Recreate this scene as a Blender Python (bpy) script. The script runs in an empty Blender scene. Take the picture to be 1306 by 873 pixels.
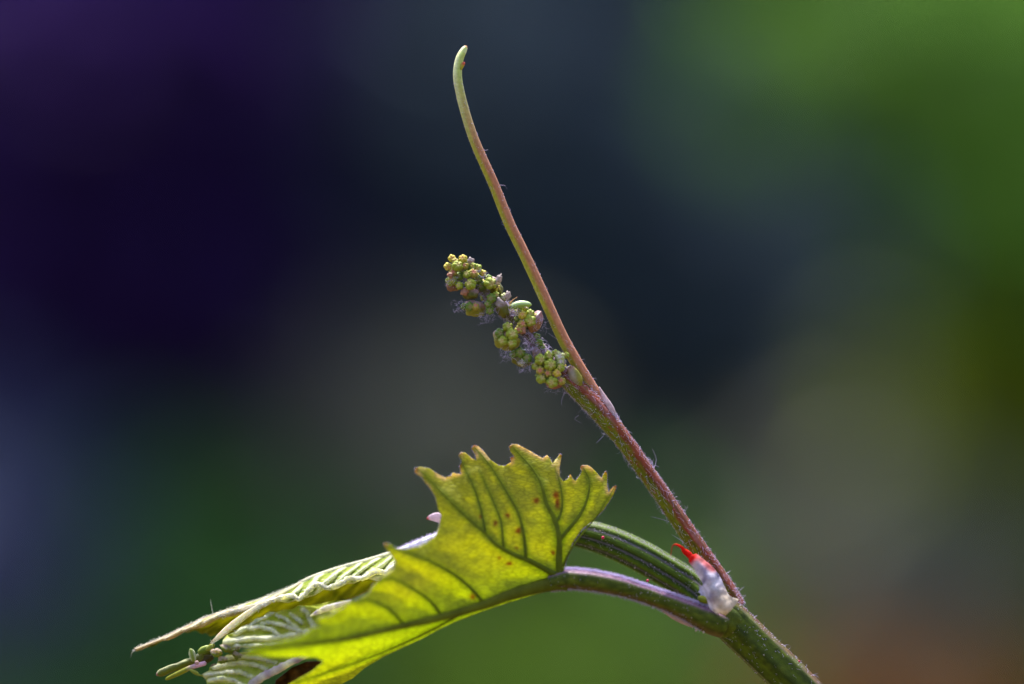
import bpy, bmesh, math, random
from mathutils import Vector, noise
from mathutils.geometry import delaunay_2d_cdt

random.seed(7)
R = random.Random(11)
scene = bpy.context.scene
C = scene.collection

# ------------------------------------------------------------------ camera
DIST = 0.5                      # metres from lens to the peduncle
SPX = 0.12 / 1306.0             # metres per photo pixel in that plane
cam_d = bpy.data.cameras.new('camera')
cam = bpy.data.objects.new('camera', cam_d)
C.objects.link(cam)
cam.location = (0, -DIST, 0)
cam.rotation_euler = (math.radians(90), 0, 0)
cam_d.lens = 150
cam_d.sensor_width = 36
cam_d.clip_start = 0.02
cam_d.clip_end = 400
cam_d.dof.use_dof = True
cam_d.dof.focus_distance = DIST
cam_d.dof.aperture_fstop = 5.0
scene.camera = cam

# ------------------------------------------------------------------ world, sun, exposure
SUN_EL, SUN_AZ = math.radians(69), math.radians(-14)      # behind the plant, a little to the left
sun_dir = Vector((math.sin(SUN_AZ) * math.cos(SUN_EL), math.cos(SUN_AZ) * math.cos(SUN_EL), math.sin(SUN_EL)))
world = bpy.data.worlds.new('World')
scene.world = world
world.use_nodes = True
nt = world.node_tree
sky = nt.nodes.new('ShaderNodeTexSky')
sky.sky_type = 'NISHITA'
sky.sun_disc = False
sky.sun_elevation = SUN_EL
sky.sun_rotation = SUN_AZ
sky.dust_density = 4.0
sky.ozone_density = 0.6
nt.links.new(sky.outputs[0], nt.nodes['Background'].inputs[0])
nt.nodes['Background'].inputs[1].default_value = 0.15
sun_l = bpy.data.lights.new('sun', 'SUN')
sun_l.energy = 4.6
sun_l.angle = math.radians(0.53)
sun_l.color = (1.0, 0.95, 0.87)
sun = bpy.data.objects.new('sun', sun_l)
C.objects.link(sun)
sun.rotation_euler = sun_dir.to_track_quat('Z', 'Y').to_euler()
scene.view_settings.view_transform = 'Standard'
scene.view_settings.look = 'None'
scene.view_settings.exposure = 1.3
scene.view_settings.gamma = 1.0
scene.view_settings.use_curve_mapping = False
scene.cycles.use_denoising = True
scene.cycles.use_adaptive_sampling = False
scene.cycles.max_bounces = 8
scene.cycles.transmission_bounces = 6
scene.cycles.sample_clamp_indirect = 4.0

# ------------------------------------------------------------------ helpers
def s2l(c):
    return tuple((v / 255 / 12.92 if v / 255 <= 0.04045 else ((v / 255 + 0.055) / 1.055) ** 2.4) for v in c)

def P(px, py, d=0.0):
    """photo pixel + depth in mm behind the focus plane -> point"""
    y = d * 1e-3
    f = (DIST + y) / DIST
    return Vector(((px - 653) * SPX * f, y, (436.5 - py) * SPX * f))

def mix(a, b, t):
    return tuple(x + (y - x) * t for x, y in zip(a, b))

def sst(a, b, x):
    t = min(1, max(0, (x - a) / (b - a)))
    return t * t * (3 - 2 * t)

def catmull(pts, n):
    """resample a polyline of equal-length tuples"""
    m = len(pts)
    out = []
    for i in range(n + 1):
        t = i / n * (m - 1)
        k = min(int(t), m - 2)
        f = t - k
        p0, p1, p2, p3 = pts[max(k - 1, 0)], pts[k], pts[k + 1], pts[min(k + 2, m - 1)]
        out.append(tuple(0.5 * (2 * b + (c - a) * f + (2 * a - 5 * b + 4 * c - d) * f * f + (3 * b - a - 3 * c + d) * f ** 3)
                         for a, b, c, d in zip(p0, p1, p2, p3)))
    return out

def link(name, verts, faces, mat, parent=None, cols=None, smooth=True):
    me = bpy.data.meshes.new(name)
    me.from_pydata(verts, [], faces)
    if cols is not None:
        a = me.color_attributes.new('pigment', 'FLOAT_COLOR', 'POINT')
        flat = []
        for c in cols:
            flat += [c[0], c[1], c[2], 1.0]
        a.data.foreach_set('color', flat)
    if smooth:
        me.polygons.foreach_set('use_smooth', [True] * len(me.polygons))
    me.materials.append(mat)
    me.update()
    o = bpy.data.objects.new(name, me)
    C.objects.link(o)
    if parent is not None:
        o.parent = parent
        o.matrix_parent_inverse = parent.matrix_world.inverted()
    return o

def empty(name, loc, label, cat, group=None):
    o = bpy.data.objects.new(name, None)
    C.objects.link(o)
    o.location = loc
    o.empty_display_size = 0.005
    o['label'] = label
    o['category'] = cat
    if group:
        o['group'] = group
    bpy.context.view_layer.update()
    return o

# ------------------------------------------------------------------ materials
def plant_mat(name, rough=0.45, trans=0.0, trans_gain=(1, 1, 1), noise_amt=0.25, scale=900, bump=0.15, fine=6000,
              spec=0.35, sss=0.0, stretch=None, sheen=0.0):
    m = bpy.data.materials.new(name)
    m.use_nodes = True
    n = m.node_tree.nodes
    L = m.node_tree.links
    n.clear()
    out = n.new('ShaderNodeOutputMaterial')
    att = n.new('ShaderNodeVertexColor')
    att.layer_name = 'pigment'
    tc = n.new('ShaderNodeTexCoord')
    t1 = n.new('ShaderNodeTexNoise')
    t1.inputs['Scale'].default_value = scale
    t1.inputs['Detail'].default_value = 6
    t1.inputs['Roughness'].default_value = 0.65
    L.new(tc.outputs['Object'], t1.inputs['Vector'])
    mr = n.new('ShaderNodeMapRange')
    mr.inputs[1].default_value = 0.3
    mr.inputs[2].default_value = 0.7
    mr.inputs[3].default_value = 1 - noise_amt
    mr.inputs[4].default_value = 1 + noise_amt
    L.new(t1.outputs['Fac'], mr.inputs[0])
    mx = n.new('ShaderNodeMix')
    mx.data_type = 'RGBA'
    mx.blend_type = 'MULTIPLY'
    mx.inputs[0].default_value = 1
    L.new(att.outputs['Color'], mx.inputs[6])
    L.new(mr.outputs[0], mx.inputs[7])
    t2 = n.new('ShaderNodeTexNoise')
    t2.inputs['Scale'].default_value = fine
    t2.inputs['Detail'].default_value = 4
    L.new(tc.outputs['Object'], t2.inputs['Vector'])
    bp = n.new('ShaderNodeBump')
    bp.inputs['Strength'].default_value = bump
    bp.inputs['Distance'].default_value = 0.0002
    L.new(t2.outputs['Fac'], bp.inputs['Height'])
    pb = n.new('ShaderNodeBsdfPrincipled')
    pb.inputs['Roughness'].default_value = rough
    pb.inputs['Specular IOR Level'].default_value = spec
    if sss:
        pb.inputs['Subsurface Weight'].default_value = sss
        pb.inputs['Subsurface Radius'].default_value = (0.6, 0.8, 0.2)
        pb.inputs['Subsurface Scale'].default_value = 0.0012
    if sheen:
        pb.inputs['Sheen Weight'].default_value = sheen
        pb.inputs['Sheen Roughness'].default_value = 0.4
        pb.inputs['Sheen Tint'].default_value = (0.85, 0.82, 1, 1)
    L.new(mx.outputs[2], pb.inputs['Base Color'])
    L.new(bp.outputs[0], pb.inputs['Normal'])
    if trans:
        tr = n.new('ShaderNodeBsdfTranslucent')
        g = n.new('ShaderNodeMix')
        g.data_type = 'RGBA'
        g.blend_type = 'MULTIPLY'
        g.inputs[0].default_value = 1
        L.new(mx.outputs[2], g.inputs[6])
        g.inputs[7].default_value = (*trans_gain, 1)
        L.new(g.outputs[2], tr.inputs['Color'])
        L.new(bp.outputs[0], tr.inputs['Normal'])
        ms = n.new('ShaderNodeMixShader')
        ms.inputs[0].default_value = trans
        L.new(pb.outputs[0], ms.inputs[1])
        L.new(tr.outputs[0], ms.inputs[2])
        L.new(ms.outputs[0], out.inputs['Surface'])
    else:
        L.new(pb.outputs[0], out.inputs['Surface'])
    return m

def blade_mat():
    """thin leaf: pigment attribute, fine vein net from the UVs (pixels), light passing through"""
    m = plant_mat('leaf_blade', rough=0.5, trans=0.62, trans_gain=(2.2, 2.0, 0.95), noise_amt=0.1, scale=420, bump=0.2, fine=2600, spec=0.25)
    n = m.node_tree.nodes
    L = m.node_tree.links
    uv = n.new('ShaderNodeUVMap')
    warp = n.new('ShaderNodeTexNoise')
    warp.inputs['Scale'].default_value = 0.05
    L.new(uv.outputs[0], warp.inputs['Vector'])
    add = n.new('ShaderNodeMix')
    add.data_type = 'RGBA'
    add.blend_type = 'LINEAR_LIGHT'
    add.inputs[0].default_value = 6.0
    L.new(uv.outputs[0], add.inputs[6])
    L.new(warp.outputs['Color'], add.inputs[7])
    vo = n.new('ShaderNodeTexVoronoi')
    vo.feature = 'DISTANCE_TO_EDGE'
    vo.inputs['Scale'].default_value = 0.27
    mp = n.new('ShaderNodeMapping')
    mp.inputs['Rotation'].default_value = (0, 0, math.radians(-62))
    mp.inputs['Scale'].default_value = (0.35, 1.1, 1)
    L.new(uv.outputs[0], mp.inputs['Vector'])
    L.new(mp.outputs[0], vo.inputs['Vector'])
    ramp = n.new('ShaderNodeMapRange')
    ramp.inputs[1].default_value = 0.0
    ramp.inputs[2].default_value = 0.16
    ramp.inputs[3].default_value = 0.66
    ramp.inputs[4].default_value = 1.0
    L.new(vo.outputs['Distance'], ramp.inputs[0])
    mul = n.new('ShaderNodeMix')
    mul.data_type = 'RGBA'
    mul.blend_type = 'MULTIPLY'
    mul.inputs[0].default_value = 1
    mx = [x for x in n if x.bl_idname == 'ShaderNodeMix' and x.blend_type == 'MULTIPLY' and x is not mul][0]
    tos = [l.to_socket for l in list(mx.outputs[2].links)]
    L.new(mx.outputs[2], mul.inputs[6])
    L.new(ramp.outputs[0], mul.inputs[7])
    for s in tos:
        L.new(mul.outputs[2], s)
    bp = [x for x in n if x.bl_idname == 'ShaderNodeBump'][0]
    L.new(vo.outputs['Distance'], bp.inputs['Height'])
    bp.inputs['Strength'].default_value = 0.35
    n.remove(add)
    n.remove(warp)
    return m

def flat_mat(name, col, rough=0.5, trans=0.0, noise_amt=0.2, scale=900, spec=0.3, sss=0.0, bump=0.15, fine=5000):
    m = plant_mat(name, rough=rough, trans=trans, noise_amt=noise_amt, scale=scale, spec=spec, sss=sss, bump=bump, fine=fine)
    n = m.node_tree.nodes
    a = [x for x in n if x.bl_idname == 'ShaderNodeVertexColor'][0]
    rgb = n.new('ShaderNodeRGB')
    rgb.outputs[0].default_value = (*col, 1)
    for l in list(a.outputs['Color'].links):
        m.node_tree.links.new(rgb.outputs[0], l.to_socket)
    n.remove(a)
    return m

M_stem = plant_mat('stem_skin', rough=0.45, spec=0.14, noise_amt=0.32, scale=1500, bump=0.35, fine=5000, sss=0.12)
M_tendril = plant_mat('tendril_skin', rough=0.4, spec=0.25, noise_amt=0.25, scale=2500, bump=0.3, fine=9000, sss=0.25)
M_blade = blade_mat()
M_vein = plant_mat('leaf_vein', rough=0.5, spec=0.2, trans=0.45, trans_gain=(1.5, 1.4, 0.5), noise_amt=0.2, bump=0.2)
M_young = plant_mat('downy_young_leaf', rough=0.7, trans=0.45, trans_gain=(1.3, 1.3, 0.7), noise_amt=0.2, scale=1600, bump=0.5, fine=7000, spec=0.12, sheen=0.12)
M_bract = plant_mat('bract_skin', rough=0.4, trans=0.35, trans_gain=(1.2, 1.1, 0.9), noise_amt=0.25, scale=1800, bump=0.2, fine=8000)
M_paper = plant_mat('papery_stipule', rough=0.6, trans=0.4, noise_amt=0.32, scale=1300, bump=0.6, fine=3500, spec=0.08)
M_hair = flat_mat('plant_hair', s2l((206, 194, 232)), rough=0.5, trans=0.35, noise_amt=0.05)
M_down = flat_mat('white_down', s2l((222, 222, 216)), rough=0.6, trans=0.4, noise_amt=0.05)
M_bead = flat_mat('sap_bead', s2l((190, 176, 176)), rough=0.15, trans=0.2, noise_amt=0.1, spec=0.6)
M_speck = flat_mat('red_speck', s2l((175, 25, 75)), rough=0.4)
def bud_mat(name, col, crown):
    m = plant_mat(name, rough=0.45, noise_amt=0.3, scale=2600, spec=0.25, sss=0.2, bump=0.3, fine=9000)
    n = m.node_tree.nodes
    att = [x for x in n if x.bl_idname == 'ShaderNodeVertexColor'][0]
    mxc = n.new('ShaderNodeMix')
    mxc.data_type = 'RGBA'
    mxc.inputs[6].default_value = (*col, 1)
    mxc.inputs[7].default_value = (*crown, 1)
    for l in list(att.outputs['Color'].links):
        m.node_tree.links.new(mxc.outputs[2], l.to_socket)
    m.node_tree.links.new(att.outputs['Color'], mxc.inputs[0])
    return m
M_bud = [bud_mat('bud_green', s2l((132, 144, 42)), s2l((196, 178, 120))),
         bud_mat('bud_yellow', s2l((178, 164, 58)), s2l((206, 160, 110))),
         bud_mat('bud_pink', s2l((150, 140, 62)), s2l((206, 130, 120))),
         bud_mat('bud_pale', s2l((160, 166, 110)), s2l((206, 192, 200))),
         bud_mat('bud_dark', s2l((92, 116, 36)), s2l((150, 140, 100)))]

# ------------------------------------------------------------------ geometry builders
class Tube:
    def __init__(self, pts, n):
        s = catmull(pts, n)
        self.c = [P(*q[:3]) for q in s]
        self.r = [max(q[3], 0.05) * SPX for q in s]
        self.T, self.N, self.B = [], [], []
        for i in range(len(s)):
            t = (self.c[min(i + 1, n)] - self.c[max(i - 1, 0)]).normalized()
            b = Vector((0, -1, 0))
            b = (b - t * b.dot(t)).normalized()
            nn = t.cross(b).normalized()
            self.T.append(t)
            self.N.append(nn)
            self.B.append(b)
        self.flip = 1
        mid = len(s) // 2
        if self.N[mid].z + 0.3 * self.N[mid].x < 0:
            self.flip = -1
            self.N = [-v for v in self.N]
        self.n = n

    def at(self, v, th, k=1.0):
        """v 0..1 along, th: 0 = upper side of the tube in the picture plane, 90 deg = towards the lens"""
        x = v * self.n
        i = min(int(x), self.n - 1)
        f = x - i
        c = self.c[i].lerp(self.c[i + 1], f)
        N = self.N[i].lerp(self.N[i + 1], f)
        B = self.B[i].lerp(self.B[i + 1], f)
        r = self.r[i] * (1 - f) + self.r[i + 1] * f
        nrm = (N * math.cos(th) + B * math.sin(th)).normalized()
        return c + nrm * r * k, nrm, self.T[i]

def tube(name, parent, mat, pts, n=40, sides=20, prof=None, col=None, flat=1.0, cap=True):
    t = Tube(pts, n)
    verts, faces, cols = [], [], []
    for i in range(n + 1):
        v = i / n
        for k in range(sides):
            th = 2 * math.pi * k / sides
            r = t.r[i] * (prof(th, v) if prof else 1.0)
            verts.append(t.c[i] + t.N[i] * math.cos(th) * r + t.B[i] * math.sin(th) * r * flat)
            cols.append(col(th, v) if col else (0.1, 0.1, 0.1))
    for i in range(n):
        for k in range(sides):
            a, b = i * sides + k, i * sides + (k + 1) % sides
            faces.append((a, b, b + sides, a + sides))
    if cap:
        for i, sg in ((0, -1), (n, 1)):
            verts.append(t.c[i] + t.T[i] * sg * t.r[i] * 0.55)
            cols.append(col(0, i / n) if col else (0.1, 0.1, 0.1))
            q = len(verts) - 1
            for k in range(sides):
                a, b = i * sides + k, i * sides + (k + 1) % sides
                faces.append((a, b, q) if sg > 0 else (b, a, q))
    o = link(name, verts, faces, mat, parent, cols)
    return o, t

class HairMesh:
    def __init__(self):
        self.v, self.f = [], []

    def strand(self, pts, r):
        base = len(self.v)
        m = len(pts)
        for i, p in enumerate(pts):
            t = (pts[min(i + 1, m - 1)] - pts[max(i - 1, 0)])
            if t.length < 1e-9:
                t = Vector((0, 0, 1))
            t.normalize()
            a = t.orthogonal().normalized()
            b = t.cross(a)
            rr = r * (1 - 0.75 * i / (m - 1))
            for k in range(3):
                q = 2.0944 * k
                self.v.append(p + a * math.cos(q) * rr + b * math.sin(q) * rr)
        for i in range(m - 1):
            for k in range(3):
                x, y = base + i * 3 + k, base + i * 3 + (k + 1) % 3
                self.f.append((x, y, y + 3, x + 3))

    def curl(self, p, nrm, tan, length, curl, r, n=4):
        side = nrm.cross(tan).normalized()
        w = R.uniform(-1, 1)
        d = (nrm + tan * R.uniform(-.6, .6) * (1 + curl) + side * R.uniform(-.6, .6) * (1 + curl)).normalized()
        ax = (tan * w + side * R.uniform(-1, 1)).normalized()
        pts = [p - nrm * r]
        cur = p.copy()
        for i in range(n):
            d = (d + ax.cross(d) * curl * R.uniform(.3, 1.2) + Vector((R.uniform(-1, 1), R.uniform(-1, 1), R.uniform(-1, 1))) * 0.25 * curl).normalized()
            cur = cur + d * length / n
            pts.append(cur.copy())
        self.strand(pts, r)

    def build(self, name, parent, mat=None, label=None):
        o = link(name, self.v, self.f, mat or M_hair, parent, None)
        o['kind'] = 'stuff'
        if label:
            o['label'] = label
        return o

def hairs_on(hm, t, count, lo, hi, th_rng=(0, 2 * math.pi), v_rng=(0, 1), curl=0.5, r=0.3, k=1.0, power=1.0):
    for _ in range(count):
        v = R.uniform(*v_rng)
        th = R.uniform(*th_rng)
        p, nrm, tan = t.at(v, th, k)
        ln = (lo + (hi - lo) * R.random() ** power) * SPX
        hm.curl(p, nrm, tan, ln, curl, r * SPX)

def lying_on(hm, t, count, lo, hi, th_rng=(0, math.pi), v_rng=(0, 1), r=.24):
    for _ in range(count):
        p, nrm, tan = t.at(R.uniform(*v_rng), R.uniform(*th_rng), 1.03)
        d = (tan * R.choice((-1, 1)) + nrm * .25 + nrm.cross(tan) * R.uniform(-.6, .6)).normalized()
        ln = R.uniform(lo, hi) * SPX
        side = nrm.cross(tan) * R.uniform(-.35, .35)
        hm.strand([p, p + d * ln * .5 + side * ln * .3, p + d * ln - nrm * ln * .12], r * SPX)

def sheet(name, parent, mat, outline, depth, colf, step, thick, lines=(), uv=False):
    """a leaf-like sheet: outline in photo pixels, depth(px,py) in mm, real thickness"""
    pts = [Vector((x, y)) for x, y in outline]
    nb = len(pts)
    edges = [(i, (i + 1) % nb) for i in range(nb)]
    x0, x1 = min(p.x for p in pts), max(p.x for p in pts)
    y0, y1 = min(p.y for p in pts), max(p.y for p in pts)
    y = y0 + step * .5
    row = 0
    while y < y1:
        x = x0 + (step * .5 if row % 2 else 0)
        while x < x1:
            pts.append(Vector((x + R.uniform(-.2, .2) * step, y + R.uniform(-.2, .2) * step)))
            x += step
        y += step * .87
        row += 1
    v2, _, f2, _, _, _ = delaunay_2d_cdt(pts, edges, [], 1, 0.01)
    fr = [P(v.x, v.y, depth(v.x, v.y)) for v in v2]
    me = bpy.data.meshes.new(name)
    me.from_pydata(fr, [], [tuple(f) for f in f2])
    a = me.color_attributes.new('pigment', 'FLOAT_COLOR', 'POINT')
    flat = []
    for v in v2:
        c = colf(v.x, v.y)
        flat += [c[0], c[1], c[2], 1]
    a.data.foreach_set('color', flat)
    u = me.uv_layers.new(name='UVMap')
    for lp in me.loops:
        u.data[lp.index].uv = (v2[lp.vertex_index].x, v2[lp.vertex_index].y)
    me.polygons.foreach_set('use_smooth', [True] * len(me.polygons))
    me.materials.append(mat)
    o = bpy.data.objects.new(name, me)
    C.objects.link(o)
    if parent is not None:
        o.parent = parent
        o.matrix_parent_inverse = parent.matrix_world.inverted()
    md = o.modifiers.new('thickness', 'SOLIDIFY')
    md.thickness = thick
    md.offset = 0
    return o

def ruled(name, parent, mat, top, bot, nu, nv, dfn, cfn, thick=0.00018):
    """sheet spanned between two pixel polylines (px,py,d); dfn(u,v) adds mm of depth, cfn(u,v) pigment"""
    A, B = catmull(top, nu), catmull(bot, nu)
    verts, faces, cols = [], [], []
    for i in range(nu + 1):
        for j in range(nv + 1):
            u, v = i / nu, j / nv
            q = mix(A[i], B[i], v)
            dx, dy, dd = dfn(u, v)
            verts.append(P(q[0] + dx, q[1] + dy, q[2] + dd))
            cols.append(cfn(u, v))
    w = nv + 1
    for i in range(nu):
        for j in range(nv):
            a = i * w + j
            faces.append((a, a + 1, a + w + 1, a + w))
    o = link(name, verts, faces, mat, parent, cols)
    md = o.modifiers.new('thickness', 'SOLIDIFY')
    md.thickness = thick
    md.offset = 0
    return o

def seg_dist(px, py, line):
    best, bt = 1e9, 0
    m = len(line) - 1
    for i in range(m):
        ax, ay = line[i][0], line[i][1]
        bx, by = line[i + 1][0], line[i + 1][1]
        dx, dy = bx - ax, by - ay
        t = max(0, min(1, ((px - ax) * dx + (py - ay) * dy) / (dx * dx + dy * dy + 1e-9)))
        d = math.hypot(px - ax - dx * t, py - ay - dy * t)
        if d < best:
            best, bt = d, (i + t) / m
    return best, bt

# ------------------------------------------------------------------ the place far behind: soil and masses of foliage
def ground():
    n = 60
    verts, faces = [], []
    for i in range(n + 1):
        for j in range(n + 1):
            sx, sy = (i / n * 2 - 1), (j / n * 2 - 1)
            x, y = 150 * sx * abs(sx) ** 1.5, 150 * sy * abs(sy) ** 1.5
            verts.append((x, y, -0.95 + 0.03 * noise.noise(Vector((x * 1.3, y * 1.3, 0)))))
    for i in range(n):
        for j in range(n):
            a = i * (n + 1) + j
            faces.append((a, a + n + 1, a + n + 2, a + 1))
    o = link('ground', verts, faces, flat_mat('soil', s2l((86, 74, 48)), rough=0.9, scale=3, noise_amt=0.5, fine=30, bump=0.5, spec=0.1))
    o['kind'] = 'structure'
    o['label'] = 'brown garden soil far below the grape shoot'
    o['category'] = 'ground'
ground()

def foliage_mass(name, label, col, clumps, trans=0.5, leaf=0.05):
    """clumps: (px, py, rx_px, ry_px, metres from lens, leaves)"""
    verts, faces = [], []
    for (px, py, rx, ry, dist, cnt) in clumps:
        s = SPX * dist / DIST
        for _ in range(int(cnt * .6)):
            while True:
                a, b, c = R.uniform(-1, 1), R.uniform(-1, 1), R.uniform(-1, 1)
                if a * a + b * b + c * c <= 1:
                    break
            p = Vector(((px - 653 + a * rx) * s, dist - DIST + c * 0.22, (436.5 - py + b * ry) * s))
            d = Vector((R.gauss(0, 1), R.gauss(0, 1), R.gauss(0, .7) - .3)).normalized()
            e = d.cross(Vector((R.gauss(0, 1), R.gauss(0, 1), R.gauss(0, 1)))).normalized()
            n_ = d.cross(e)
            L = leaf * R.uniform(.6, 1.3)
            w = L * .36
            k = len(verts)
            verts += [p, p + d * L * .45 + e * w + n_ * L * .12, p + d * L, p + d * L * .45 - e * w + n_ * L * .12]
            faces += [(k, k + 1, k + 2), (k, k + 2, k + 3)]
    o = link(name, verts, faces, flat_mat(name + '_leaf', col, rough=0.6, trans=trans, noise_amt=0.2, scale=25, fine=200, spec=0.15), None, smooth=False)
    o['kind'] = 'stuff'
    o['label'] = label
    o['category'] = 'foliage'

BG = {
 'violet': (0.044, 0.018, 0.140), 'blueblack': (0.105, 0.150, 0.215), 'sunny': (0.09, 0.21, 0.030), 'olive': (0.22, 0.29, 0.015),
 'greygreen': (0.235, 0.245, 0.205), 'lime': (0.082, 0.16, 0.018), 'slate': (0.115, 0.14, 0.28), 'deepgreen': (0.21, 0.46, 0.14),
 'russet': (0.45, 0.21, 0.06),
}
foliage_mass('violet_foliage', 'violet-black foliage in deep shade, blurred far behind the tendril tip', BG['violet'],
    [(80, 60, 260, 220, 3.1, 1500), (60, 330, 300, 230, 3.1, 1300), (300, 330, 150, 220, 3.2, 500), (-450, 150, 420, 420, 3.2, 1500), (250, 40, 160, 150, 3.1, 500), (150, -210, 420, 130, 3.2, 1500)])  # last clump hangs above the view, added to shade the ones below
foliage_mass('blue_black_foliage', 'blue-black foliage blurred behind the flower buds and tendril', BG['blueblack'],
    [(560, 120, 320, 300, 3.4, 1800), (620, 380, 340, 260, 3.4, 1600), (920, 400, 320, 230, 3.45, 2200), (330, 480, 220, 150, 3.4, 600), (1090, 380, 160, 110, 3.5, 500), (620, -240, 420, 130, 3.45, 800)])  # last clump is an unseen overhang put in to darken the foliage under it
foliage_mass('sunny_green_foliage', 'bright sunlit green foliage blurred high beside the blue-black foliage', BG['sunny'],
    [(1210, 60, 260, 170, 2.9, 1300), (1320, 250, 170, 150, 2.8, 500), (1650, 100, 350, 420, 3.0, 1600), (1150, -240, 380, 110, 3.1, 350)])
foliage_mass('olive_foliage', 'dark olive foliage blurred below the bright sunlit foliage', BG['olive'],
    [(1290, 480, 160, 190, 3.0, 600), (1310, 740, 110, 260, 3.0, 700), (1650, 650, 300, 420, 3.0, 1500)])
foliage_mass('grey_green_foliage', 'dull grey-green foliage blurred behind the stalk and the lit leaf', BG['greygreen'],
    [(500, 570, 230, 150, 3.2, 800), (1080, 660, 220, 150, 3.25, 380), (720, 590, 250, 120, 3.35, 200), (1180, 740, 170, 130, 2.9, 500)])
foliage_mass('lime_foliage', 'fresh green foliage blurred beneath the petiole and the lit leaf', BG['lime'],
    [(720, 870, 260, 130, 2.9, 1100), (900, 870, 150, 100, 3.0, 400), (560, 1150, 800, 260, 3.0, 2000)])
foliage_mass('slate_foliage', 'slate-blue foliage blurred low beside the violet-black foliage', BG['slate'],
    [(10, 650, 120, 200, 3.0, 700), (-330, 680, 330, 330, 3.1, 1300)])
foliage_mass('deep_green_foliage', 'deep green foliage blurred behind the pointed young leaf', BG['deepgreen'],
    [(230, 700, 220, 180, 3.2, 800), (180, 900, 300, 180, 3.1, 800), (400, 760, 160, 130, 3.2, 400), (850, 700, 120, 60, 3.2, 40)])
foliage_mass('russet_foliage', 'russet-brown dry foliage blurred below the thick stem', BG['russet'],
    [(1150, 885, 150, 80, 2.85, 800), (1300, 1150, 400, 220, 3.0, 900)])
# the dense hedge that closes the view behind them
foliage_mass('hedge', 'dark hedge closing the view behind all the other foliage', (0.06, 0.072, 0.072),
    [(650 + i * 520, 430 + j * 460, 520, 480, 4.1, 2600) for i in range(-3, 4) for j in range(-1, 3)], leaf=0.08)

# ------------------------------------------------------------------ the grape shoot
shoot = empty('grape_shoot', P(1010, 870, 0), 'green grape vine shoot with leaf, tendril and a small cluster of flower buds', 'grape shoot')

G_dark, G_mid, G_lit = s2l((34, 46, 6)), s2l((72, 86, 12)), s2l((106, 116, 26))
RED, PINK, LILAC = s2l((112, 52, 46)), s2l((168, 106, 84)), s2l((178, 162, 200))
YEL, CREAM = s2l((150, 152, 52)), s2l((196, 196, 150))

def nz(x, y, z=0.0):
    return noise.noise(Vector((x, y, z)))

# lower main stem, with ridges
def c_main(th, v):
    c = mix(G_mid, G_dark, 0.5 + 0.3 * math.cos(7 * th + 1.0) + .5 * nz(v * 5, th * 9))
    if math.cos(th) > 0.72:
        c = mix(c, s2l((86, 36, 26)), 0.9 * sst(0.72, 0.95, math.cos(th)) * (0.6 + 0.6 * nz(v * 30, th)))
    return mix(c, G_lit, max(0, 0.5 * nz(v * 60, th * 3)))
main, T_main = tube('main_stem', shoot, M_stem,
    [(1500, 1420, 30, 32), (1330, 1210, 14, 29), (1150, 1015, 4, 26), (1080, 942, 1, 25), (1010, 869, 0, 24.5), (969, 829, 0, 24.5), (942, 803, 0, 25), (926, 787, 0, 24), (912, 774, 1, 21)],
    n=70, sides=42, prof=lambda th, v: 1 + 0.035 * math.cos(7 * th + 1.0) + 0.015 * math.cos(17 * th) + 0.01 * nz(v * 40, th * 2), col=c_main)
# upper stem going on behind the leaf
def c_upper(th, v):
    g = 0.5 + 0.5 * math.cos(9 * th)
    c = mix(s2l((28, 44, 8)), s2l((70, 94, 18)), g ** 1.3)
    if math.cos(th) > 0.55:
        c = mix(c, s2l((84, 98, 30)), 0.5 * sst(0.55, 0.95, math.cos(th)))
    if g < 0.12:
        c = mix(c, LILAC, 0.18)
    return mix(c, s2l((196, 196, 214)), 0.9 * sst(0.5, 0.78, v))
upper, T_up = tube('upper_stem', shoot, M_stem,
    [(930, 790, 2, 20), (905, 770, 3, 20), (880, 748, 4, 20), (850, 729, 4, 20), (817, 710, 4, 20), (778, 692, 4, 19.5), (742, 681, 4, 18), (700, 674, 4, 16), (650, 674, 4, 14), (600, 681, 4, 12), (556, 691, 4, 10), (510, 709, 4, 9), (470, 728, 6, 7)],
    n=90, sides=54, prof=lambda th, v: 1 + 0.055 * math.cos(9 * th) * (1 - 0.6 * v), col=c_upper)
# swollen node
def c_node(th, v):
    return mix(s2l((46, 60, 8)), s2l((84, 94, 16)), 0.5 + 0.9 * nz(th * 2, v * 8))
tube('node', shoot, M_stem, [(952, 812, 1.2, 17), (940, 802, .2, 22), (926, 792, -.6, 23), (910, 789, -1.2, 20), (893, 785, -1.6, 13.5), (880, 780, -1.6, 9)], n=30, sides=40,
     prof=lambda th, v: 1 + 0.025 * math.cos(7 * th) + 0.04 * nz(th * 3, v * 9), col=c_node)

# petiole of the lit leaf
def c_pet(th, v):
    c = mix(s2l((48, 62, 10)), s2l((80, 90, 20)), 0.5 + 0.9 * nz(v * 22, th * 3))
    c = mix(c, s2l((86, 46, 30)), 0.5 * sst(0.3, 0.9, -math.cos(th)))
    return mix(c, s2l((116, 86, 112)), sst(0.45, 0.75, math.cos(th) + .12 * nz(v * 12, 3)))
pet, T_pet = tube('petiole', shoot, M_stem,
    [(922, 797, -1.5, 17), (905, 791, -2, 17), (876, 778, -2.4, 13.5), (846, 766, -2.6, 11.8), (817, 756, -2.8, 11.5), (789, 747.5, -3, 12.3), (755, 741, -3, 13), (722, 738.5, -3, 13), (700, 743, -3.2, 10.5)],
    n=60, sides=32, prof=lambda th, v: 1 - 0.08 * sst(0.6, 1, math.cos(th)) + 0.02 * math.cos(6 * th), col=c_pet)

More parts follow.
